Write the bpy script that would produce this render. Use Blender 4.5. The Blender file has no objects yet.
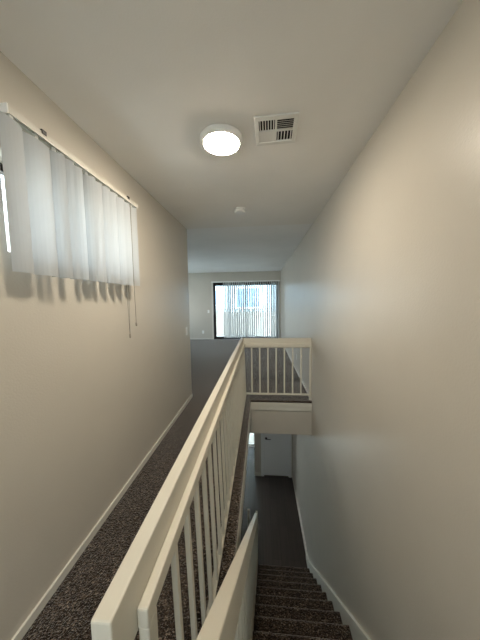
import bpy, bmesh, math, random
from mathutils import Vector, Matrix
random.seed(7)
scn = bpy.context.scene
col = scn.collection
PI = math.pi

# ------------------------------------------------------------------ materials
def nodes_of(m):
    m.use_nodes = True
    nt = m.node_tree
    return nt, nt.nodes, nt.links

def paint(name, color, rough=0.5, bump=0.12, scale=160.0, spec=0.4, var=0.03):
    m = bpy.data.materials.new(name); nt, N, L = nodes_of(m)
    b = N['Principled BSDF']
    b.inputs['Roughness'].default_value = rough
    b.inputs['Specular IOR Level'].default_value = spec
    tc = N.new('ShaderNodeTexCoord')
    n1 = N.new('ShaderNodeTexNoise'); n1.inputs['Scale'].default_value = 1.7; n1.inputs['Detail'].default_value = 3
    L.new(tc.outputs['Object'], n1.inputs['Vector'])
    r = N.new('ShaderNodeValToRGB')
    r.color_ramp.elements[0].position = .3; r.color_ramp.elements[1].position = .7
    r.color_ramp.elements[0].color = tuple(c*(1-var) for c in color)+(1,)
    r.color_ramp.elements[1].color = tuple(min(1, c*(1+var)) for c in color)+(1,)
    L.new(n1.outputs['Fac'], r.inputs['Fac']); L.new(r.outputs['Color'], b.inputs['Base Color'])
    if bump > 0:
        n2 = N.new('ShaderNodeTexNoise'); n2.inputs['Scale'].default_value = scale; n2.inputs['Detail'].default_value = 2
        L.new(tc.outputs['Object'], n2.inputs['Vector'])
        bp = N.new('ShaderNodeBump'); bp.inputs['Strength'].default_value = bump; bp.inputs['Distance'].default_value = .004
        L.new(n2.outputs['Fac'], bp.inputs['Height']); L.new(bp.outputs['Normal'], b.inputs['Normal'])
    return m

def plain(name, color, rough=0.5, metal=0.0, spec=0.5, emit=None, estr=0):
    m = bpy.data.materials.new(name); nt, N, L = nodes_of(m)
    b = N['Principled BSDF']
    b.inputs['Base Color'].default_value = tuple(color)+(1,)
    b.inputs['Roughness'].default_value = rough
    b.inputs['Metallic'].default_value = metal
    b.inputs['Specular IOR Level'].default_value = spec
    n = N.new('ShaderNodeTexNoise'); n.inputs['Scale'].default_value = 40
    mr = N.new('ShaderNodeMapRange'); mr.inputs['To Min'].default_value = max(0, rough-.05); mr.inputs['To Max'].default_value = min(1, rough+.05)
    L.new(n.outputs['Fac'], mr.inputs['Value']); L.new(mr.outputs['Result'], b.inputs['Roughness'])
    if emit:
        b.inputs['Emission Color'].default_value = tuple(emit)+(1,)
        b.inputs['Emission Strength'].default_value = estr
    return m

def carpet_mat(name, dark, mid, light):
    m = bpy.data.materials.new(name); nt, N, L = nodes_of(m)
    b = N['Principled BSDF']
    b.inputs['Roughness'].default_value = .95
    b.inputs['Specular IOR Level'].default_value = .15
    b.inputs['Sheen Weight'].default_value = 1.0
    b.inputs['Sheen Tint'].default_value = (.75, .70, .66, 1)
    b.inputs['Sheen Roughness'].default_value = .22
    tc = N.new('ShaderNodeTexCoord')
    v = N.new('ShaderNodeTexVoronoi'); v.inputs['Scale'].default_value = 150
    n0 = N.new('ShaderNodeTexNoise'); n0.inputs['Scale'].default_value = 90; n0.inputs['Detail'].default_value = 2
    mx = N.new('ShaderNodeVectorMath'); mx.operation = 'MULTIPLY_ADD'
    mx.inputs[1].default_value = (.012, .012, .012)
    L.new(n0.outputs['Color'], mx.inputs[0]); L.new(tc.outputs['Object'], mx.inputs[2]); L.new(tc.outputs['Object'], n0.inputs['Vector'])
    L.new(mx.outputs[0], v.inputs['Vector'])
    sp = N.new('ShaderNodeSeparateColor'); L.new(v.outputs['Color'], sp.inputs[0])
    r = N.new('ShaderNodeValToRGB'); e = r.color_ramp.elements
    e[0].position = 0; e[0].color = dark+(1,)
    e[1].position = 1; e[1].color = light+(1,)
    x = e.new(.48); x.color = dark+(1,)
    x = e.new(.62); x.color = mid+(1,)
    x = e.new(.86); x.color = mid+(1,)
    L.new(sp.outputs[0], r.inputs['Fac'])
    n = N.new('ShaderNodeTexNoise'); n.inputs['Scale'].default_value = 14; n.inputs['Detail'].default_value = 6; n.inputs['Roughness'].default_value = .8
    L.new(tc.outputs['Object'], n.inputs['Vector'])
    mr = N.new('ShaderNodeMapRange'); mr.inputs['From Min'].default_value = .3; mr.inputs['From Max'].default_value = .7; mr.inputs['To Min'].default_value = .6; mr.inputs['To Max'].default_value = 1.4
    L.new(n.outputs['Fac'], mr.inputs['Value'])
    hs = N.new('ShaderNodeHueSaturation'); L.new(mr.outputs['Result'], hs.inputs['Value']); L.new(r.outputs['Color'], hs.inputs['Color'])
    L.new(hs.outputs['Color'], b.inputs['Base Color'])
    bp = N.new('ShaderNodeBump'); bp.inputs['Strength'].default_value = .9; bp.inputs['Distance'].default_value = .008
    ad = N.new('ShaderNodeMath'); ad.operation = 'ADD'
    L.new(v.outputs['Distance'], ad.inputs[0]); L.new(n0.outputs['Fac'], ad.inputs[1])
    L.new(ad.outputs[0], bp.inputs['Height']); L.new(bp.outputs['Normal'], b.inputs['Normal'])
    return m

def plank_mat(name, c1, c2):
    m = bpy.data.materials.new(name); nt, N, L = nodes_of(m)
    b = N['Principled BSDF']
    b.inputs['Roughness'].default_value = .3
    tc = N.new('ShaderNodeTexCoord')
    mp = N.new('ShaderNodeMapping'); mp.inputs['Rotation'].default_value = (0, 0, PI/2)
    L.new(tc.outputs['Object'], mp.inputs['Vector'])
    br = N.new('ShaderNodeTexBrick')
    br.inputs['Scale'].default_value = 1; br.inputs['Brick Width'].default_value = 1.2
    br.inputs['Row Height'].default_value = .15; br.inputs['Mortar Size'].default_value = .0015
    br.inputs['Color1'].default_value = c1+(1,); br.inputs['Color2'].default_value = c2+(1,)
    br.inputs['Mortar'].default_value = tuple(c*.3 for c in c1)+(1,)
    L.new(mp.outputs[0], br.inputs['Vector'])
    mp2 = N.new('ShaderNodeMapping'); mp2.inputs['Scale'].default_value = (40, 1.5, 1)
    L.new(tc.outputs['Object'], mp2.inputs['Vector'])
    n = N.new('ShaderNodeTexNoise'); n.inputs['Scale'].default_value = 1; n.inputs['Detail'].default_value = 5
    L.new(mp2.outputs[0], n.inputs['Vector'])
    mr = N.new('ShaderNodeMapRange'); mr.inputs['To Min'].default_value = .55; mr.inputs['To Max'].default_value = 1.45
    L.new(n.outputs['Fac'], mr.inputs['Value'])
    hs = N.new('ShaderNodeHueSaturation'); L.new(mr.outputs['Result'], hs.inputs['Value']); L.new(br.outputs['Color'], hs.inputs['Color'])
    L.new(hs.outputs['Color'], b.inputs['Base Color'])
    bp = N.new('ShaderNodeBump'); bp.inputs['Strength'].default_value = .15; bp.inputs['Distance'].default_value = .002
    L.new(n.outputs['Fac'], bp.inputs['Height']); L.new(bp.outputs['Normal'], b.inputs['Normal'])
    return m

def board_mat(name, color, gap, width, rough=.6):
    # upright siding boards: thin dark joints every `width` metres along x
    m = bpy.data.materials.new(name); nt, N, L = nodes_of(m)
    b = N['Principled BSDF']; b.inputs['Roughness'].default_value = rough
    tc = N.new('ShaderNodeTexCoord'); sx = N.new('ShaderNodeSeparateXYZ'); L.new(tc.outputs['Object'], sx.inputs[0])
    d = N.new('ShaderNodeMath'); d.operation = 'DIVIDE'; d.inputs[1].default_value = width; L.new(sx.outputs[0], d.inputs[0])
    fr = N.new('ShaderNodeMath'); fr.operation = 'FRACT'; L.new(d.outputs[0], fr.inputs[0])
    lt = N.new('ShaderNodeMath'); lt.operation = 'LESS_THAN'; lt.inputs[1].default_value = gap; L.new(fr.outputs[0], lt.inputs[0])
    mx = N.new('ShaderNodeMix'); mx.data_type = 'RGBA'
    mx.inputs['A'].default_value = color+(1,); mx.inputs['B'].default_value = tuple(c*.55 for c in color)+(1,)
    L.new(lt.outputs[0], mx.inputs['Factor']); L.new(mx.outputs['Result'], b.inputs['Base Color'])
    return m

def vane_mat(name, color, trans):
    m = bpy.data.materials.new(name); nt, N, L = nodes_of(m)
    for n in list(N):
        if n.type == 'BSDF_PRINCIPLED': N.remove(n)
    out = N['Material Output']
    df = N.new('ShaderNodeBsdfDiffuse'); df.inputs['Color'].default_value = color+(1,)
    tr = N.new('ShaderNodeBsdfTranslucent'); tr.inputs['Color'].default_value = color+(1,)
    tc = N.new('ShaderNodeTexCoord'); n = N.new('ShaderNodeTexNoise'); n.inputs['Scale'].default_value = 300
    L.new(tc.outputs['Object'], n.inputs['Vector'])
    bp = N.new('ShaderNodeBump'); bp.inputs['Strength'].default_value = .1; bp.inputs['Distance'].default_value = .001
    L.new(n.outputs['Fac'], bp.inputs['Height']); L.new(bp.outputs['Normal'], df.inputs['Normal'])
    mx = N.new('ShaderNodeMixShader'); mx.inputs[0].default_value = trans
    L.new(df.outputs[0], mx.inputs[1]); L.new(tr.outputs[0], mx.inputs[2]); L.new(mx.outputs[0], out.inputs['Surface'])
    return m

def glass_mat(name):
    m = bpy.data.materials.new(name); nt, N, L = nodes_of(m)
    for n in list(N):
        if n.type == 'BSDF_PRINCIPLED': N.remove(n)
    out = N['Material Output']
    t = N.new('ShaderNodeBsdfTransparent'); t.inputs['Color'].default_value = (.93, .97, .97, 1)
    g = N.new('ShaderNodeBsdfGlossy'); g.inputs['Roughness'].default_value = .02
    fr = N.new('ShaderNodeLayerWeight'); fr.inputs['Blend'].default_value = .5
    pw = N.new('ShaderNodeMath'); pw.operation = 'POWER'; pw.inputs[1].default_value = 4; L.new(fr.outputs['Facing'], pw.inputs[0])
    mr = N.new('ShaderNodeMapRange'); mr.inputs['To Min'].default_value = .04; mr.inputs['To Max'].default_value = .6; L.new(pw.outputs[0], mr.inputs['Value'])
    mx = N.new('ShaderNodeMixShader'); L.new(mr.outputs['Result'], mx.inputs[0])
    L.new(t.outputs[0], mx.inputs[1]); L.new(g.outputs[0], mx.inputs[2]); L.new(mx.outputs[0], out.inputs['Surface'])
    return m

M = {}
M['wall'] = paint('wall_paint', (.575, .53, .455), .31, .22, 110, .6)
M['ceil'] = paint('ceiling_paint', (.90, .87, .82), .6, .10, 120, .3)
M['ceilroom'] = paint('textured_ceiling', (.93, .92, .90), .85, .5, 60, .2)
M['trim'] = paint('trim_paint', (.70, .67, .59), .38, .05, 60, .5, .02)
M['rail'] = paint('railing_paint', (.68, .635, .53), .4, .12, 45, .5, .04)
M['white'] = plain('white_plastic', (.88, .87, .83), .4)
M['doorw'] = paint('door_paint', (.86, .87, .86), .4, .03, 60, .5, .01)
M['black'] = plain('black_metal', (.012, .012, .012), .35, .3)
M['bronze'] = plain('dark_bronze_frame', (.02, .018, .016), .4, .4)
M['ductshade'] = plain('duct_shade_black', (.006, .006, .007), .8)
M['ventw'] = plain('vent_white_enamel', (.78, .76, .71), .45)
M['carpet'] = carpet_mat('speckled_brown_carpet', (.014, .009, .006), (.060, .041, .029), (.33, .26, .20))
M['plank'] = plank_mat('dark_vinyl_plank', (.042, .033, .028), (.062, .050, .043))
M['cream'] = plain('cream_enamel', (.58, .55, .48), .45)
M['glow'] = plain('warm_diffuser', (.9, .85, .75), .5, 0, .3, (1.0, .89, .73), 58.0)
M['glow_fill'] = plain('warm_diffuser_dim', (.9, .85, .75), .5, 0, .3, (1.0, .89, .73), 18.0)  # glow of the light added behind the viewer
M['glow_fill_low'] = plain('fill_neutral_diffuser', (.9, .9, .88), .5, 0, .3, (1.0, .95, .88), 9.0)  # glow of the light added downstairs
M['vane'] = vane_mat('frosted_vinyl_vane', (.66, .67, .67), .52)
M['glass'] = glass_mat('clear_glass')
M['fence'] = board_mat('cream_panel_boards', (.80, .76, .70), .03, .30)
M['siding'] = board_mat('pale_blue_siding', (.46, .57, .62), .04, .40)
M['winblue'] = plain('blue_window_glass', (.22, .36, .50), .15)
M['concrete'] = paint('balcony_concrete', (.68, .68, .66), .8, .2, 30)
M['ground'] = paint('outdoor_ground', (.62, .60, .56), .9, .2, 10)
M['cord'] = plain('cord_grey', (.30, .27, .22), .5)

# ------------------------------------------------------------------ mesh helpers
def box(bm, x0, x1, y0, y1, z0, z1, bev=0.0, seg=1):
    vs = [bm.verts.new(p) for p in ((x0,y0,z0),(x1,y0,z0),(x1,y1,z0),(x0,y1,z0),(x0,y0,z1),(x1,y0,z1),(x1,y1,z1),(x0,y1,z1))]
    fs = [bm.faces.new([vs[i] for i in f]) for f in ((3,2,1,0),(4,5,6,7),(0,1,5,4),(1,2,6,5),(2,3,7,6),(3,0,4,7))]
    if bev > 0:
        es = list({e for f in fs for e in f.edges})
        r = bmesh.ops.bevel(bm, geom=es, offset=bev, segments=seg, affect='EDGES', profile=.5)
        vs = list({v for f in r['faces'] for v in f.verts} | {v for v in vs if v.is_valid})
    return vs

def tube(bm, pts, r, n=8):
    pts = [Vector(p) for p in pts]; rings = []
    for i, p in enumerate(pts):
        d = (pts[min(i+1, len(pts)-1)] - pts[max(i-1, 0)]).normalized()
        a = d.orthogonal().normalized(); b = d.cross(a)
        if rings:  # keep rings aligned
            pa = prev - d*prev.dot(d); a = pa.normalized(); b = d.cross(a)
        prev = a
        rings.append([bm.verts.new(p + (a*math.cos(2*PI*k/n) + b*math.sin(2*PI*k/n))*r) for k in range(n)])
    for i in range(len(rings)-1):
        for k in range(n):
            bm.faces.new((rings[i][k], rings[i][(k+1)%n], rings[i+1][(k+1)%n], rings[i+1][k]))
    bm.faces.new(rings[0][::-1]); bm.faces.new(rings[-1])

def lathe(bm, prof, n=48, c=(0,0,0)):
    rings = []
    for r, z in prof:
        if r < 1e-6: rings.append([bm.verts.new((c[0], c[1], c[2]+z))])
        else: rings.append([bm.verts.new((c[0]+r*math.cos(2*PI*k/n), c[1]+r*math.sin(2*PI*k/n), c[2]+z)) for k in range(n)])
    for a, b in zip(rings, rings[1:]):
        for k in range(n):
            q = [a[k%len(a)], a[(k+1)%len(a)], b[(k+1)%len(b)], b[k%len(b)]]
            u = []
            for v in q:
                if v not in u: u.append(v)
            if len(u) > 2: bm.faces.new(u)

def prism_x(bm, x0, x1, prof):
    """closed (y, z) outline pushed from x0 to x1"""
    a = [bm.verts.new((x0, y, z)) for y, z in prof]; b = [bm.verts.new((x1, y, z)) for y, z in prof]
    bm.faces.new(a); bm.faces.new(b[::-1])
    n = len(prof)
    for i in range(n): bm.faces.new((a[i], b[i], b[(i+1)%n], a[(i+1)%n]))

def prism_y(bm, y0, y1, prof):
    a = [bm.verts.new((x, y0, z)) for x, z in prof]; b = [bm.verts.new((x, y1, z)) for x, z in prof]
    bm.faces.new(a); bm.faces.new(b[::-1])
    n = len(prof)
    for i in range(n): bm.faces.new((a[i], b[i], b[(i+1)%n], a[(i+1)%n]))

def link(name, bm, mat, parent=None, smooth=False, mod_bevel=0, label=None):
    bmesh.ops.recalc_face_normals(bm, faces=bm.faces)
    me = bpy.data.meshes.new(name); bm.to_mesh(me); bm.free()
    if smooth:
        for p in me.polygons: p.use_smooth = True
    me.materials.append(mat)
    o = bpy.data.objects.new(name, me); col.objects.link(o)
    if parent: o.parent = parent
    if mod_bevel:
        b = o.modifiers.new('bevel', 'BEVEL'); b.width = mod_bevel; b.segments = 2
    if label: o['label'] = label
    return o

def NB(): return bmesh.new()

def thing(name, label, cat, loc=(0,0,0), rotz=0, group=None):
    o = bpy.data.objects.new(name, None); col.objects.link(o)
    o.empty_display_size = .1
    o.location = loc; o.rotation_euler = (0,0,rotz); o['label'] = label; o['category'] = cat
    if group: o['group'] = group
    return o

def struct(name, bm, m, label=None, cat=None, **k):
    o = link(name, bm, m, **k); o['kind'] = 'structure'
    o['label'] = label or name.replace('_', ' '); o['category'] = cat or name.split('_')[0]
    return o

# ------------------------------------------------------------------ key measures (metres, upper floor z = 0)
XL, XR, HC, ZL = -1.063, .716, 2.50, -2.74
YC, YF = 3.49, 8.90          # end of the hall, far wall of the room
YE, XE = 3.41, -.168          # edges of the stair opening
YB = -1.9                    # wall behind the viewer
XFAR = -4.0                  # left side of the living room
YT = .4875                    # top of the stairs
YD, YL = 5.45, 6.6           # lower door wall, lower far wall

# ---- floors
b = NB()
box(b, XL-.1, XE-.02, YB, YC, -.03, 0)
box(b, XE-.02, XR, YB, YT-.02, -.03, 0)
box(b, XFAR, XR, YC, YF, -.03, 0)
box(b, XE-.02, XR, YE+.02, YC, -.03, 0)
struct('floor', b, M['carpet'], 'brown speckled carpet of the upper hall and room', 'floor')
b = NB()   # rolled carpet lip round the stair opening
prism_y(b, YT, YE+.012, [(XE-.02,-.03),(XE-.004,-.03),(XE+.006,-.022),(XE+.008,-.01),(XE,-.002),(XE-.02,0)])
prism_x(b, XE-.02, XR, [(YE+.02,-.03),(YE+.004,-.03),(YE-.006,-.022),(YE-.008,-.01),(YE,-.002),(YE+.02,0)])
struct('floor_edge', b, M['carpet'], 'rolled carpet edge round the stair opening', 'floor')
b = NB()
box(b, XL-.1, XE-.02, YB, YC, -.30, -.03)
box(b, XE-.02, XR, YB, YT-.3, -.30, -.03)
box(b, XFAR, XR, YC+.0, YF, -.30, -.03)
box(b, XFAR, XL-.1, YB, YC, -.30, -.03)
struct('ceiling_2', b, M['ceil'], 'lower storey ceiling and floor structure', 'ceiling')
b = NB()
box(b, XL-1.5, XR, YE+.012, YE+.10, -.51, -.03)
struct('wall_header', b, M['wall'], 'painted beam face below the end of the stair opening', 'wall')
b = NB()
box(b, XE, XR-.001, YE-.006, YE+.012, -.145, -.03, .002)
box(b, XE, XR-.001, YE-.016, YE-.006, -.078, -.032, .002)
struct('trim_1', b, M['trim'], 'stepped white trim board at the end of the stair opening', 'trim')
b = NB()
box(b, XE-.018, XE+.002, YT, YE-.02, -.30, -.03)
box(b, XE+.002, XE+.010, YT, YE-.02, -.078, -.030, .002)
struct('trim_2', b, M['trim'], 'white trim board along the side of the stair opening', 'trim')
b = NB()
box(b, -4.0, XR, YB, YL, ZL-.1, ZL)
struct('floor_lower', b, M['plank'], 'dark wood plank floor of the lower storey', 'floor')

# ---- ceiling
b = NB()
box(b, XFAR, XR, YC, YF, HC, HC+.1)
struct('ceiling_room', b, M['ceilroom'], 'textured white ceiling of the far room', 'ceiling')
b = NB()
box(b, XL-.12, XR, YB, YC, HC, HC+.1)
struct('ceiling', b, M['ceil'], 'painted ceiling of the hall', 'ceiling')

# ---- right wall (full two storeys)
b = NB()
box(b, XR, XR+.12, YB, YF+.12, ZL-.1, HC+.1)
struct('wall_right', b, M['wall'], 'tall right wall running down beside the stairs', 'wall')

# ---- left wall with window opening
WY0, WY1, WZ0, WZ1 = .945, 1.85, 1.68, 2.10
XO = XL-.16
b = NB()
box(b, XO, XL, YB, WY0, 0, HC)
box(b, XO, XL, WY1, YC, 0, HC)
box(b, XO, XL, WY0, WY1, 0, WZ0)
box(b, XO, XL, WY0, WY1, WZ1, HC)
struct('wall_left', b, M['wall'], 'left hall wall with the high window', 'wall')
b = NB()
box(b, XL-.16, -.9, YB-.12, YB, 0, HC); box(b, .5, XR, YB-.12, YB, 0, HC); box(b, -.9, .5, YB-.12, YB, 0, 1.15); box(b, -.9, .5, YB-.12, YB, 2.15, HC)
struct('wall_back', b, M['wall'], 'hall wall behind the viewer', 'wall')
b = NB(); box(b, XFAR, XO, YC-.12, YC, 0, HC)
struct('wall_corner', b, M['wall'], 'living room wall turning off the end of the hall', 'wall')
b = NB()
box(b, XFAR-.12, XFAR, YC-.12, 5.7, 0, HC); box(b, XFAR-.12, XFAR, 8.1, YF+.12, 0, HC); box(b, XFAR-.12, XFAR, 5.7, 8.1, 0, .7); box(b, XFAR-.12, XFAR, 5.7, 8.1, 2.2, HC)
struct('wall_far_left', b, M['wall'], 'left wall of the far room', 'wall')

# ---- far wall with sliding door opening
DX0, DX1, DZ1 = -1.79, .66, 2.13
b = NB()
box(b, XFAR, DX0, YF, YF+.14, 0, HC)
box(b, DX1, XR, YF, YF+.14, 0, HC)
box(b, DX0, DX1, YF, YF+.14, DZ1, HC)
struct('wall_far', b, M['wall'], 'far wall of the room around the sliding glass door', 'wall')

# ---- baseboards
def baseboard(name, x0, x1, y0, y1, z, label, h=.05):
    b = NB(); box(b, x0, x1, y0, y1, z, z+h, .003)
    struct(name, b, M['trim'], label, 'baseboard')
baseboard('baseboard_left', XL, XL+.013, YB, YC, 0, 'baseboard along the left hall wall')
baseboard('baseboard_right', XR-.013, XR, YE+.03, YF, 0, 'baseboard on the right wall of the far room')
baseboard('baseboard_far', XFAR, DX0-.06, YF-.013, YF, 0, 'baseboard under the far wall left of the glass door')
baseboard('baseboard_lower_right', XR-.014, XR, 3.66, YD, ZL, 'baseboard on the right wall at the foot of the stairs', .09)
baseboard('baseboard_lower_far', -.178, -.028, YD-.014, YD, ZL, 'short baseboard left of the lower door', .09)

# ---- lower storey walls
b = NB()
box(b, -.178, .03, YD, YD+.12, ZL, -.30)
box(b, .63, XR, YD, YD+.12, ZL, -.30)
box(b, .03, .63, YD, YD+.12, ZL+2.03, -.30)
struct('wall_lower_door', b, M['wall'], 'lower hall wall around the white door', 'wall')
b = NB()
box(b, -4.0, -2.6, YL, YL+.1, ZL, -.3); box(b, -.18, XR, YL, YL+.1, ZL, -.3); box(b, -2.6, -.18, YL, YL+.1, ZL+2.1, -.3)
struct('wall_lower_far', b, M['wall'], 'lower room far wall', 'wall')
b = NB(); box(b, -4.1, -4.0, YB, YL, ZL, -.3)
struct('wall_lower_left', b, M['wall'], 'lower room left wall', 'wall')
b = NB(); box(b, -4.0, XR, YB-.1, YB, ZL, -.3)
struct('wall_lower_back', b, M['wall'], 'lower room back wall', 'wall')
b = NB(); box(b, -.178, -.06, YD+.12, YL, ZL, -.3)
struct('wall_lower_side', b, M['wall'], 'side of the closet behind the lower door', 'wall')

# lower glass door, added to bring daylight into the lower room
t = bpy.data.objects.new('added_window_2', None); col.objects.link(t); t['kind'] = 'structure'; t['label'] = 'glass door added to light the lower room'; t['category'] = 'window'
t.location = (-1.39, YL+.05, ZL)
b = NB()
for x in (-1.21, -.02, 1.16): box(b, x, x+.05, -.03, .03, 0, 2.1)
box(b, -1.21, 1.21, -.03, .03, 0, .05); box(b, -1.21, 1.21, -.03, .03, 2.05, 2.1)
link('window_frame', b, M['white'], t)
b = NB(); box(b, -1.17, 1.17, -.004, .004, .05, 2.05); link('glass_pane', b, M['glass'], t)

# lower door
t = bpy.data.objects.new('door_2', None); col.objects.link(t); t['kind'] = 'structure'; t['label'] = 'flat white door at the foot of the stairs with black lever'; t['category'] = 'door'
t.location = (.33, YD, ZL)
b = NB(); box(b, -.285, .285, .01, .045, .015, 2.0, .002); link('door_leaf', b, M['doorw'], t)
b = NB()
box(b, -.358, -.298, -.016, .0, 0, 2.09, .003); box(b, .298, .358, -.016, 0, 0, 2.09, .003); box(b, -.298, .298, -.016, 0, 2.03, 2.09, .003)
box(b, -.298, -.286, 0, .06, 0, 2.03); box(b, .286, .298, 0, .06, 0, 2.03)
link('door_casing', b, M['doorw'], t)
b = NB()
b2 = Matrix.Rotation(PI/2, 4, 'X')
lathe(b, [(0,.0),(.028,.0),(.028,.008),(.012,.012),(.012,.045),(0,.045)], 20)
bmesh.ops.transform(b, matrix=Matrix.Translation((-.235, .01, .94)) @ b2, verts=b.verts)
tube(b, [(-.235,-.035,.94),(-.18,-.038,.94),(-.125,-.035,.938)], .009)
link('door_handle', b, M['black'], t, smooth=True)

# ------------------------------------------------------------------ hall window
t = bpy.data.objects.new('window_1', None); col.objects.link(t); t['kind'] = 'structure'; t['label'] = 'high narrow hall window with dark frame'; t['category'] = 'window'
t.location = (XL-.13, (WY0+WY1)/2, WZ0)
hw = (WY1-WY0)/2; hh = WZ1-WZ0
b = NB()
for y0, y1 in ((-hw, -hw+.03), (-.015, .015), (hw-.03, hw)): box(b, -.02, .02, y0, y1, 0, hh, .002)
box(b, -.02, .02, -hw, hw, 0, .022, .002); box(b, -.02, .02, -hw, hw, hh-.035, hh, .002)
link('window_frame', b, M['bronze'], t)
b = NB(); box(b, -.003, .003, -hw+.02, hw-.02, .02, hh-.03); link('glass_pane', b, M['glass'], t)

def added_window(name, label, loc, rz, w, h):
    t = bpy.data.objects.new(name, None); col.objects.link(t); t['kind'] = 'structure'; t['label'] = label; t['category'] = 'window'
    t.location = loc; t.rotation_euler = (0, 0, rz)
    b = NB()
    for x in (-w/2, -.02, w/2-.04): box(b, x, x+.04, -.02, .02, 0, h)
    box(b, -w/2, w/2, -.02, .02, 0, .04); box(b, -w/2, w/2, -.02, .02, h-.04, h)
    link('window_frame', b, M['bronze'], t)
    b = NB(); box(b, -w/2+.03, w/2-.03, -.003, .003, .03, h-.03); link('glass_pane', b, M['glass'], t)
added_window('added_window_3', 'unseen window added in the left wall to brighten the far room', (XFAR-.06, 6.9, .7), PI/2, 2.4, 1.5)  # added out of view for more daylight in the far room
added_window('added_window_4', 'unseen window added behind the viewer to brighten the hall', (-.2, YB-.06, 1.15), 0, 1.4, 1.0)  # added out of view for more daylight on the near hall

# hall vertical blind
HX = -.985
t = thing('vertical_blind', 'white vertical blind over the high window on the left hall wall', 'blind', (HX, 1.39, 2.195))
b = NB()
prism_y(b, -.485, .485, [(-.022,.0),(-.022,.028),(-.017,.032),(.017,.032),(.022,.028),(.022,0),(.016,0),(.016,.006),(.005,.008),(.005,.02),(-.005,.02),(-.005,.008),(-.016,.006),(-.016,0)])
link('head_rail', b, M['cream'], t)
b = NB(); box(b, -.023, .023, -.489, -.482, -.002, .034, .002); link('end_cap', b, M['white'], t)
b = NB(); box(b, -.023, .023, .482, .489, -.002, .034, .002); link('end_cap', b, M['white'], t)
for yy in (-.33, .36):
    b = NB(); box(b, XL-HX+.001, -.02, yy-.012, yy+.012, .010, .038, .001); box(b, XL-HX+.01, .026, yy-.012, yy+.012, .0325, .036, .001); box(b, .0225, .026, yy-.012, yy+.012, .018, .034, .001)
    link('bracket', b, M['bronze'], t)
def make_vane(parent, loc, ang, w, h, curve=.011, th=.0012):
    b = NB(); n = 6; A = []; B = []
    for i in range(n+1):
        u = -w/2 + w*i/n; c = curve*(1-(2*u/w)**2)
        for lst, zz in ((A, -h), (B, 0)): lst.append((b.verts.new((c, u, zz)), b.verts.new((c-th, u, zz))))
    for i in range(n):
        b.faces.new((A[i][0], A[i+1][0], B[i+1][0], B[i][0])); b.faces.new((A[i][1], B[i][1], B[i+1][1], A[i+1][1]))
        b.faces.new((A[i][0], A[i][1], A[i+1][1], A[i+1][0])); b.faces.new((B[i][0], B[i+1][0], B[i+1][1], B[i][1]))
    for i in (0, n): b.faces.new((A[i][0], B[i][0], B[i][1], A[i][1]))
    o = link('vane', b, M['vane'], parent, smooth=False)
    o.location = loc; o.rotation_euler = (0, 0, ang)
    return o
def hanger(vane):
    b = NB(); box(b, -.003, .004, -.008, .008, -.012, .022, .001)
    return link('vane_clip', b, M['white'], vane)
edges = [.875,.985,1.109,1.177,1.224,1.290,1.391,1.456,1.516,1.594,1.679,1.759,1.868]
for i in range(12):
    a0, a1 = edges[i], edges[i+1]; wv = .089
    c = a1-.045
    ang = math.radians([4, -5, -34, -48, -40, -44, -24, -46, -38, -44, -40, -30][i])
    if i < 2: c = (a0+a1)/2 + (-.006 if i else -.008)
    x = .012 if i == 0 else 0
    v = make_vane(t, (x, c-1.39, -.014), ang, .122 if i == 1 else .098 if i == 0 else wv, .594)
    hanger(v)
b = NB()
tube(b, [(.012, .40, 0), (.012, .40, -.3), (.012, .398, -.60), (.013, .400, -.9)], .0022, 6)
lathe(b, [(0,-.03),(.006,-.026),(.007,-.01),(.004,0),(0,0)], 10, (.013, .400, -.895))
link('wand', b, M['cord'], t, smooth=True)
b = NB()
tube(b, [(-.012, .335, 0), (-.012, .335, -.5), (-.012, .338, -.75), (-.012, .345, -.98)], .0018, 6)
tube(b, [(-.012, .360, 0), (-.012, .360, -.5), (-.012, .356, -.75), (-.012, .348, -.98)], .0018, 6)
lathe(b, [(0,-.03),(.006,-.026),(.006,0),(0,.003)], 10, (-.012, .3465, -.98))
link('pull_cord', b, M['cord'], t, smooth=True)

# ------------------------------------------------------------------ sliding glass door (far wall)
t = bpy.data.objects.new('door_1', None); col.objects.link(t); t['kind'] = 'structure'; t['label'] = 'sliding glass door with dark metal frame'; t['category'] = 'door'
t.location = ((DX0+DX1)/2, YF+.07, 0)
hw = (DX1-DX0)/2
b = NB()
box(b, -hw, -hw+.045, -.05, .05, 0, DZ1); box(b, hw-.045, hw, -.05, .05, 0, DZ1)
box(b, -hw, hw, -.05, .05, DZ1-.06, DZ1); box(b, -hw, hw, -.05, .05, 0, .035)
link('door_frame', b, M['bronze'], t)
for x0, x1, yy in ((-hw+.045, .03, -.022), (-.03, hw-.045, .022)):
    b = NB()
    box(b, x0, x0+.05, yy-.018, yy+.018, .035, DZ1-.06); box(b, x1-.05, x1, yy-.018, yy+.018, .035, DZ1-.06)
    box(b, x0, x1, yy-.018, yy+.018, .035, .095); box(b, x0, x1, yy-.018, yy+.018, DZ1-.12, DZ1-.06)
    p = link('sliding_panel', b, M['bronze'], t)
    b = NB(); box(b, x0+.04, x1-.04, yy-.004, yy+.004, .08, DZ1-.1); link('glass_pane', b, M['glass'], p)
    if yy < 0:
        b = NB(); box(b, x0+.008, x0+.042, yy-.055, yy-.018, .93, 1.20, .008, 2); link('door_handle', b, M['black'], p)
b = NB()
box(b, -hw-.055, -hw, -.085, -.07, 0, DZ1+.055, .002); box(b, -hw, hw, -.085, -.07, DZ1, DZ1+.055, .002)
link('door_casing', b, M['trim'], t)

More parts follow.
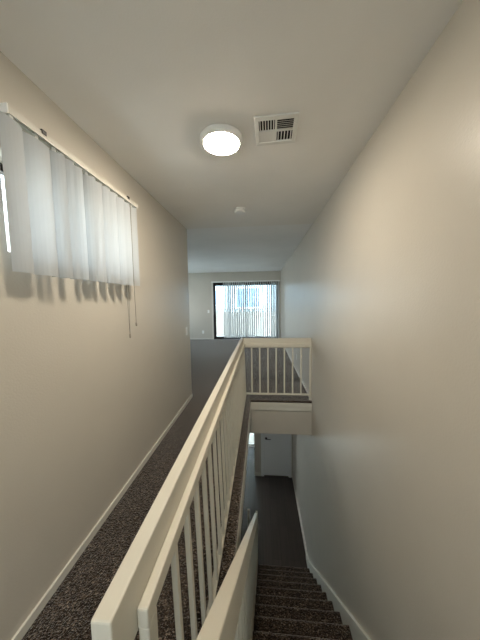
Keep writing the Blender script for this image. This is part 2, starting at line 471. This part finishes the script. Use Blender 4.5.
t = thing('vertical_blind', 'white vertical blind hanging open across the sliding glass door', 'blind', (-.56, YF-.09, 2.125))
b = NB(); prism_x(b, -1.26, 1.25, [(-.022,0),(-.022,.04),(.022,.04),(.022,0),(.01,0),(.01,.012),(-.01,.012),(-.01,0)]); link('head_rail', b, M['white'], t)
for xx in (-1.1, 0, 1.1):
    b = NB(); box(b, xx-.015, xx+.015, .02, .088, .0, .046); link('bracket', b, M['white'], t)
x = -.80; k = 0
while x < 1.235:
    ang = PI/2 + math.radians(random.uniform(58, 70) if x < .95 else 40)
    if k < 3: ang = PI/2 + math.radians(74)
    v = make_vane(t, (x, 0, -.01), ang, .089, 2.055); x += .0795 if k > 3 else .06; k += 1
    hanger(v)
b = NB(); tube(b, [(-1.2, -.02, 0), (-1.2, -.02, -1.2)], .004, 6); link('wand', b, M['white'], t)

# ------------------------------------------------------------------ outside the sliding door
b = NB(); box(b, -4.2, 2.2, YF+.14, 10.7, -.3, -.04)
tt = link('balcony_floor', b, M['concrete']); tt['kind'] = 'structure'; tt['label'] = 'balcony floor outside the glass door'
b = NB(); box(b, -4.2, 2.2, YF+.14, 10.7, 2.55, 2.7)  # unseen slab, added to keep sky light off the parapet
tt = link('balcony_shade_slab', b, M['concrete']); tt['kind'] = 'structure'; tt['label'] = 'unseen slab added over the balcony to shade the parapet'
t = thing('balcony_parapet', 'cream boarded balcony parapet with rail cap outside the glass door', 'parapet', (-1, 10.45, -.04))
b = NB(); box(b, -3.2, 3.2, -.04, .04, 0, 1.0); link('panel', b, M['fence'], t)
b = NB(); box(b, -3.2, 3.2, -.06, .06, 1.10, 1.15, .004); link('cap_rail', b, M['white'], t)
for i in range(32):
    b = NB(); box(b, -3.15+i*.2, -3.09+i*.2, -.03, .03, 1.0, 1.10); link('spacer_block', b, M['siding'], t)

t = thing('neighbor_building', 'pale blue building with two-pane window beyond the balcony', 'building', (-1, 16, -3.0))
b = NB(); box(b, -9, 9, 0, 5, 0, 7.5); link('wall', b, M['siding'], t)
def nwin(x, z, w, h, n):
    b = NB()
    box(b, x-w/2-.08, x+w/2+.08, -.05, 0, z-.08, z, .0); box(b, x-w/2-.08, x+w/2+.08, -.05, 0, z+h, z+h+.08)
    box(b, x-w/2-.08, x-w/2, -.05, 0, z, z+h); box(b, x+w/2, x+w/2+.08, -.05, 0, z, z+h)
    for i in range(1, n): box(b, x-w/2+w*i/n-.03, x-w/2+w*i/n+.03, -.05, 0, z, z+h)
    f = link('window', b, M['white'], t)
    b = NB(); box(b, x-w/2, x+w/2, -.02, -.005, z, z+h); link('pane', b, M['winblue'], f)
nwin(.15, 4.0, 1.5, 1.25, 2); nwin(-1.95, 4.2, .75, .95, 1); nwin(-4.6, 4.0, 1.4, 1.2, 2); nwin(3.2, 4.0, 1.4, 1.2, 2)
b = NB(); box(b, -9.2, 9.2, -.4, 5.2, 7.5, 7.7); link('roof', b, M['white'], t)
b = NB(); box(b, -40, 40, -30, 60, -3.05, -2.95)
g = link('ground', b, M['ground']); g['kind'] = 'structure'; g['label'] = 'open ground outside the building'; g['category'] = 'ground'

# ------------------------------------------------------------------ ceiling fittings
t = thing('ceiling_light', 'round flush ceiling light, switched on, in front of the vent', 'light', (-.245, 1.615, HC))
b = NB(); lathe(b, [(0,-.0005),(.128,-.0005),(.137,-.006),(.137,-.024),(.128,-.036),(.116,-.040),(.113,-.036),(.113,-.02),(0,-.02)], 64); link('light_rim', b, M['white'], t, smooth=True)
b = NB(); lathe(b, [(0,-.052),(.05,-.0515),(.085,-.0495),(.104,-.045),(.111,-.040),(.112,-.025),(0,-.025)], 64); link('diffuser', b, M['glow'], t, smooth=True)

for o in [t] + list(t.children):
    c = o.copy(); col.objects.link(c)
    if o is t: c.location = (-.245, -.85, HC); c['label'] = 'unseen ceiling light added behind the viewer to brighten the hall'; hall_fill = c  # extra lamp added out of view to lift the near hall
    else:
        c.parent = hall_fill
        if c.name.startswith('diffuser'):
            c.data = c.data.copy(); c.data.materials[0] = M['glow_fill']
for o in [hall_fill] + list(hall_fill.children):
    c = o.copy(); col.objects.link(c)
    if c.name.startswith('diffuser'): c.data = c.data.copy(); c.data.materials[0] = M['glow_fill_low']
    if o is hall_fill: c.location = (-.8, 4.25, -.30); c['label'] = 'unseen ceiling light added to brighten the lower hall'; lower_fill = c  # extra lamp added out of view to lift the lower storey
    else: c.parent = lower_fill
t = thing('ceiling_vent', 'square white ceiling air vent with louvres in four directions', 'vent', (.099, 1.575, HC), math.radians(-2))
b = NB()
w = .126
box(b, -w, w, -w, -w+.03, -.012, -.0005, .002); box(b, -w, w, w-.03, w, -.012, -.0005, .002)
box(b, -w, -w+.024, -w+.03, w-.03, -.012, -.0005, .002); box(b, w-.024, w, -w+.03, w-.03, -.012, -.0005, .002)
box(b, -.006, .006, -w+.03, w-.03, -.010, -.0005); box(b, -w+.024, w-.024, -.005, .005, -.010, -.0005)
link('vent_frame', b, M['ventw'], t)
b = NB(); box(b, -w+.01, w-.01, -w+.01, w-.01, -.0012, -.0003); link('duct_shade_sheet', b, M['ductshade'], t)  # flat black sheet standing in for the shade inside the duct
def louvres(x0, x1, y0, y1, along, n, tilt, wid):
    b = NB()
    for i in range(n):
        f = (i+.5)/n
        if along == 'y':
            cx = x0+(x1-x0)*f; vs = box(b, cx-wid/2, cx+wid/2, y0, y1, -.0065, -.0052)
            bmesh.ops.rotate(b, verts=vs, cent=(cx, 0, -.006), matrix=Matrix.Rotation(tilt, 3, 'Y'))
        else:
            cy = y0+(y1-y0)*f; vs = box(b, x0, x1, cy-wid/2, cy+wid/2, -.0065, -.0052)
            bmesh.ops.rotate(b, verts=vs, cent=(0, cy, -.006), matrix=Matrix.Rotation(tilt, 3, 'X'))
    link('louvre_panel', b, M['ventw'], t)
q0, q1 = -w+.024, w-.024; p0, p1 = -w+.03, w-.03
louvres(q0, -.006, p0, -.005, 'y', 6, .30, .0050)
louvres(.006, q1, p0, -.005, 'x', 6, .0, .0022)
louvres(q0, -.006, .005, p1, 'x', 6, -.25, .0135)
louvres(.006, q1, .005, p1, 'y', 5, .30, .0060)

t = thing('smoke_detector', 'small white smoke detector on the hall ceiling beyond the light', 'smoke detector', (-.232, 2.83, HC))
b = NB(); lathe(b, [(0,-.0005),(.070,-.0005),(.070,-.012),(0,-.012)], 40); link('mounting_plate', b, M['white'], t, smooth=False)
b = NB(); lathe(b, [(0,-.012),(.052,-.012),(.052,-.020),(.064,-.022),(.064,-.034),(.055,-.042),(.02,-.045),(0,-.045)], 40); link('detector_body', b, M['white'], t, smooth=False)

# ------------------------------------------------------------------ switches and outlets
def plate(name, label, cat, loc, face, kind):
    t = thing(name, label, cat, loc, face)     # local -y faces the room
    b = NB(); box(b, -.036, .036, -.006, 0, -.058, .058, .002); link('cover_plate', b, M['white'], t)
    if kind == 'switch':
        b = NB(); box(b, -.016, .016, -.011, -.004, -.033, .033, .002); link('rocker', b, M['white'], t)
    else:
        for z in (-.022, .022):
            b = NB(); box(b, -.016, .016, -.008, -.004, z-.014, z+.014, .002); s = link('socket', b, M['white'], t)
            b = NB(); box(b, -.007, -.005, -.0085, -.007, z-.004, z+.007); box(b, .005, .007, -.0085, -.007, z-.004, z+.007); link('slots', b, M['black'], s)
plate('light_switch', 'white rocker light switch near the end of the left hall wall', 'switch', (XL, 3.32, 1.035), PI/2, 'switch')
plate('light_switch', 'white light switch on the far wall left of the glass door', 'switch', (-1.97, YF, 1.06), 0, 'switch')
plate('wall_outlet', 'white outlet low on the far wall left of the glass door', 'outlet', (-2.20, YF, .28), 0, 'outlet')
plate('wall_outlet', 'white outlet low on the right wall seen through the end railing', 'outlet', (XR, 4.89, .30), -PI/2, 'outlet')

# ------------------------------------------------------------------ guardrail round the opening
t = thing('stair_guardrail', 'cream painted guardrail with balusters round the stair opening', 'railing', (-.27, 2.0, 0))
OX, OY = -.27, 2.0
def gpart(name, bm, mat=None, **k):
    bmesh.ops.translate(bm, verts=bm.verts, vec=(-OX, -OY, 0))
    return link(name, bm, mat or M['rail'], t, **k)
TZ = .905
YRR = 3.47
b = NB(); box(b, -.303, -.2645, .350, YRR+.034, TZ-.14, TZ, .004, 2); gpart('top_board', b)
b = NB(); box(b, -.264, XR-.001, YRR, YRR+.034, TZ-.14, TZ, .004, 2); gpart('top_board', b)
b = NB(); box(b, -.264, -.240, .428, YRR-.001, TZ-.130, TZ-.083, .004, 2); gpart('sub_rail', b)
b = NB(); box(b, -.239, XR-.001, YRR-.027, YRR-.0005, TZ-.125, TZ-.078, .004, 2); gpart('sub_rail', b)
b = NB(); box(b, -.252, -.224, .475, YRR-.03, .062, .086, .002); gpart('bottom_rail', b)
b = NB(); box(b, -.233, XR-.001, YRR-.025, YRR+.004, .070, .092, .002); gpart('bottom_rail', b)
b = NB(); box(b, -.2635, -.240, .430, .472, 0, TZ-.131, .003); gpart('newel_post', b)
b = NB(); box(b, -.298, -.266, .37, .41, 0, TZ-.141, .003); gpart('newel_post', b)
b = NB(); box(b, -.298, -.266, YRR, YRR+.032, 0, TZ-.141, .003); gpart('corner_post', b)
b = NB(); box(b, XR-.032, XR-.001, YRR-.024, YRR-.002, 0, TZ-.126, .003); gpart('wall_post', b)
n = 25
for i in range(n):
    y = .605 + i*(3.40-.605)/(n-1)
    b = NB(); vs = box(b, -.2600, -.243, y-.010, y+.010, .064, TZ-.131, .002)
    for v in b.verts:
        if v.co.z < .3: v.co.x += .020
    gpart('baluster', b)
for x in (-.141, -.024, .094, .212, .330, .448, .566):
    b = NB(); box(b, x-.010, x+.010, YRR-.022, YRR-.008, .092, TZ-.126, .002); gpart('baluster', b)

# ------------------------------------------------------------------ staircase
R, T, Y0, Z0 = .198, .2225, 3.38, -2.574
SX0, SX1 = -.080, .692
t = thing('staircase', 'carpeted straight staircase going down between railing and right wall', 'staircase', (SX0, 3.45, ZL))
def spart(name, bm, mat, **k):
    bmesh.ops.translate(bm, verts=bm.verts, vec=(-SX0, -3.45, -ZL))
    return link(name, bm, mat, t, **k)
for k in range(14):
    yn = Y0 - T*k; zn = Z0 + R*k
    yb = yn - T - .035
    r = .022
    zb = ZL if k == 0 else zn-R
    prof = [(yb, zb), (yn-.022, zb), (yn-.018, zn-.05)]
    for a in range(7):
        an = -PI/2 + PI*a/6*1.0
        prof.append((yn - r + r*math.cos(an), zn - r + r*math.sin(an)))
    prof.append((yb, zn))
    if k == 13: prof = [(y if y > yb+.001 else YT-.02, z) for y, z in prof]
    b = NB(); prism_x(b, SX0, SX1, prof); spart('step', b, M['carpet'])
slope = R/T
def zline(y, off): return (Y0-y)*slope + Z0 + off
# left closed stringer, right skirt board
b = NB()
prism_x(b, -.121, -.081, [(3.50, ZL), (3.50, zline(3.50, .06)), (.55, zline(.55, .05)), (.55, zline(.55, -.30)), (3.20, ZL)])
stringer_bm = b
b = NB()
prism_x(b, SX1+.001, XR-.001, [(3.66, ZL), (3.66, ZL+.09), (3.50, zline(3.50, .085)), (.52, zline(.52, .085)), (.52, zline(.52, -.30)), (3.2, ZL)])
spart('skirt_board', b, M['trim'], mod_bevel=.003)

# stair hand railing
t = thing('stair_railing', 'slanted cream board handrail with balusters on the open side of the stairs', 'railing', (-.095, 3.45, ZL))
def rpart(name, bm, **k):
    bmesh.ops.translate(bm, verts=bm.verts, vec=(.095, -3.45, -ZL))
    return link(name, bm, M['rail'], t, **k)
zr = lambda y: 1.180 - .8665*y
b = NB()
prism_x(b, -.122, -.080, [(3.50, zr(3.50)), (.26, zr(.26)), (.26, zr(.26)-.15), (3.50, zr(3.50)-.15)])
rpart('handrail', b, mod_bevel=.004)
rpart('stringer', stringer_bm, mod_bevel=.003)
for i in range(25):
    y = .60 + i*.118
    b = NB(); prism_x(b, -.108, -.084, [(y-.011, zr(y-.011)-.151), (y+.011, zr(y+.011)-.151), (y+.011, zline(y+.011, .061)), (y-.011, zline(y-.011, .061))])
    rpart('baluster', b)
b = NB(); box(b, -.112, -.080, 3.535, 3.57, ZL, zr(3.50)-.03, .003)
rpart('newel_post', b)
b = NB(); box(b, -.108, -.086, .27, .31, 0, zr(.31)-.155, .003); rpart('newel_post', b)

t = link('floor_post', (lambda bb: (box(bb, -.02, .02, -.02, .02, 0, .70, .004), bb)[1])(NB()), M['trim'])
t.location = (-.235, 3.75, ZL); t['label'] = 'short pale post on the lower floor left of the stair railing foot'; t['category'] = 'post'

# ------------------------------------------------------------------ light
w = bpy.data.worlds.new('sky'); scn.world = w; w.use_nodes = True
N = w.node_tree.nodes; L = w.node_tree.links
bg = N['Background']; bg.inputs['Strength'].default_value = 2.6
tc = N.new('ShaderNodeTexCoord'); sx = N.new('ShaderNodeSeparateXYZ'); L.new(tc.outputs['Generated'], sx.inputs[0])
mr = N.new('ShaderNodeMapRange'); mr.interpolation_type = 'SMOOTHSTEP'
mr.inputs['From Min'].default_value = -.5; mr.inputs['From Max'].default_value = -1.0
mr.inputs['To Min'].default_value = 3.0; mr.inputs['To Max'].default_value = 4.0
L.new(sx.outputs[0], mr.inputs['Value']); L.new(mr.outputs['Result'], bg.inputs['Strength'])
r = N.new('ShaderNodeValToRGB'); e = r.color_ramp.elements
e[0].position = 0; e[0].color = (.97, .98, 1, 1); e[1].position = .6; e[1].color = (.72, .86, 1, 1)
L.new(sx.outputs[2], r.inputs['Fac']); L.new(r.outputs['Color'], bg.inputs['Color'])

def portal(name, loc, rot, sx_, sy_):
    l = bpy.data.lights.new(name, 'AREA'); l.shape = 'RECTANGLE'; l.size = sx_; l.size_y = sy_
    l.cycles.is_portal = True
    o = bpy.data.objects.new(name, l); col.objects.link(o); o.location = loc; o.rotation_euler = rot
portal('sky_portal', (XL-.20, (WY0+WY1)/2, (WZ0+WZ1)/2), (0, -PI/2, 0), WZ1-WZ0, WY1-WY0)
portal('sky_portal', ((DX0+DX1)/2, YF+.2, DZ1/2), (-PI/2, 0, 0), DX1-DX0, DZ1)
portal('sky_portal', (-1.39, YL+.15, ZL+1.05), (-PI/2, 0, 0), 2.4, 2.1)
portal('sky_portal', (XFAR-.15, 6.9, 1.45), (0, -PI/2, 0), 1.5, 2.4)
portal('sky_portal', (-.2, YB-.15, 1.65), (PI/2, 0, 0), 1.4, 1.0)


# ------------------------------------------------------------------ camera
yaw, pitch, roll = [math.radians(a) for a in (5.049, 4.676, -0.867)]
F = Vector((-math.sin(yaw)*math.cos(pitch), math.cos(yaw)*math.cos(pitch), -math.sin(pitch)))
R0 = Vector((math.cos(yaw), math.sin(yaw), 0)); U0 = R0.cross(F)
RR = R0*math.cos(roll) + U0*math.sin(roll); UU = -R0*math.sin(roll) + U0*math.cos(roll)
cam = bpy.data.cameras.new('camera'); co = bpy.data.objects.new('camera', cam); col.objects.link(co)
m = Matrix((RR, UU, -F)).transposed().to_4x4(); m.translation = Vector((0, 0, 1.46))
co.matrix_world = m
cam.sensor_fit = 'VERTICAL'; cam.sensor_height = 36; cam.sensor_width = 27; cam.lens = 36*240/640
cam.clip_start = .02; cam.clip_end = 200
scn.camera = co
scn.view_settings.view_transform = 'Standard'; scn.view_settings.look = 'None'
scn.view_settings.gamma = 1; scn.view_settings.use_curve_mapping = False
scn.view_settings.exposure = 1.62
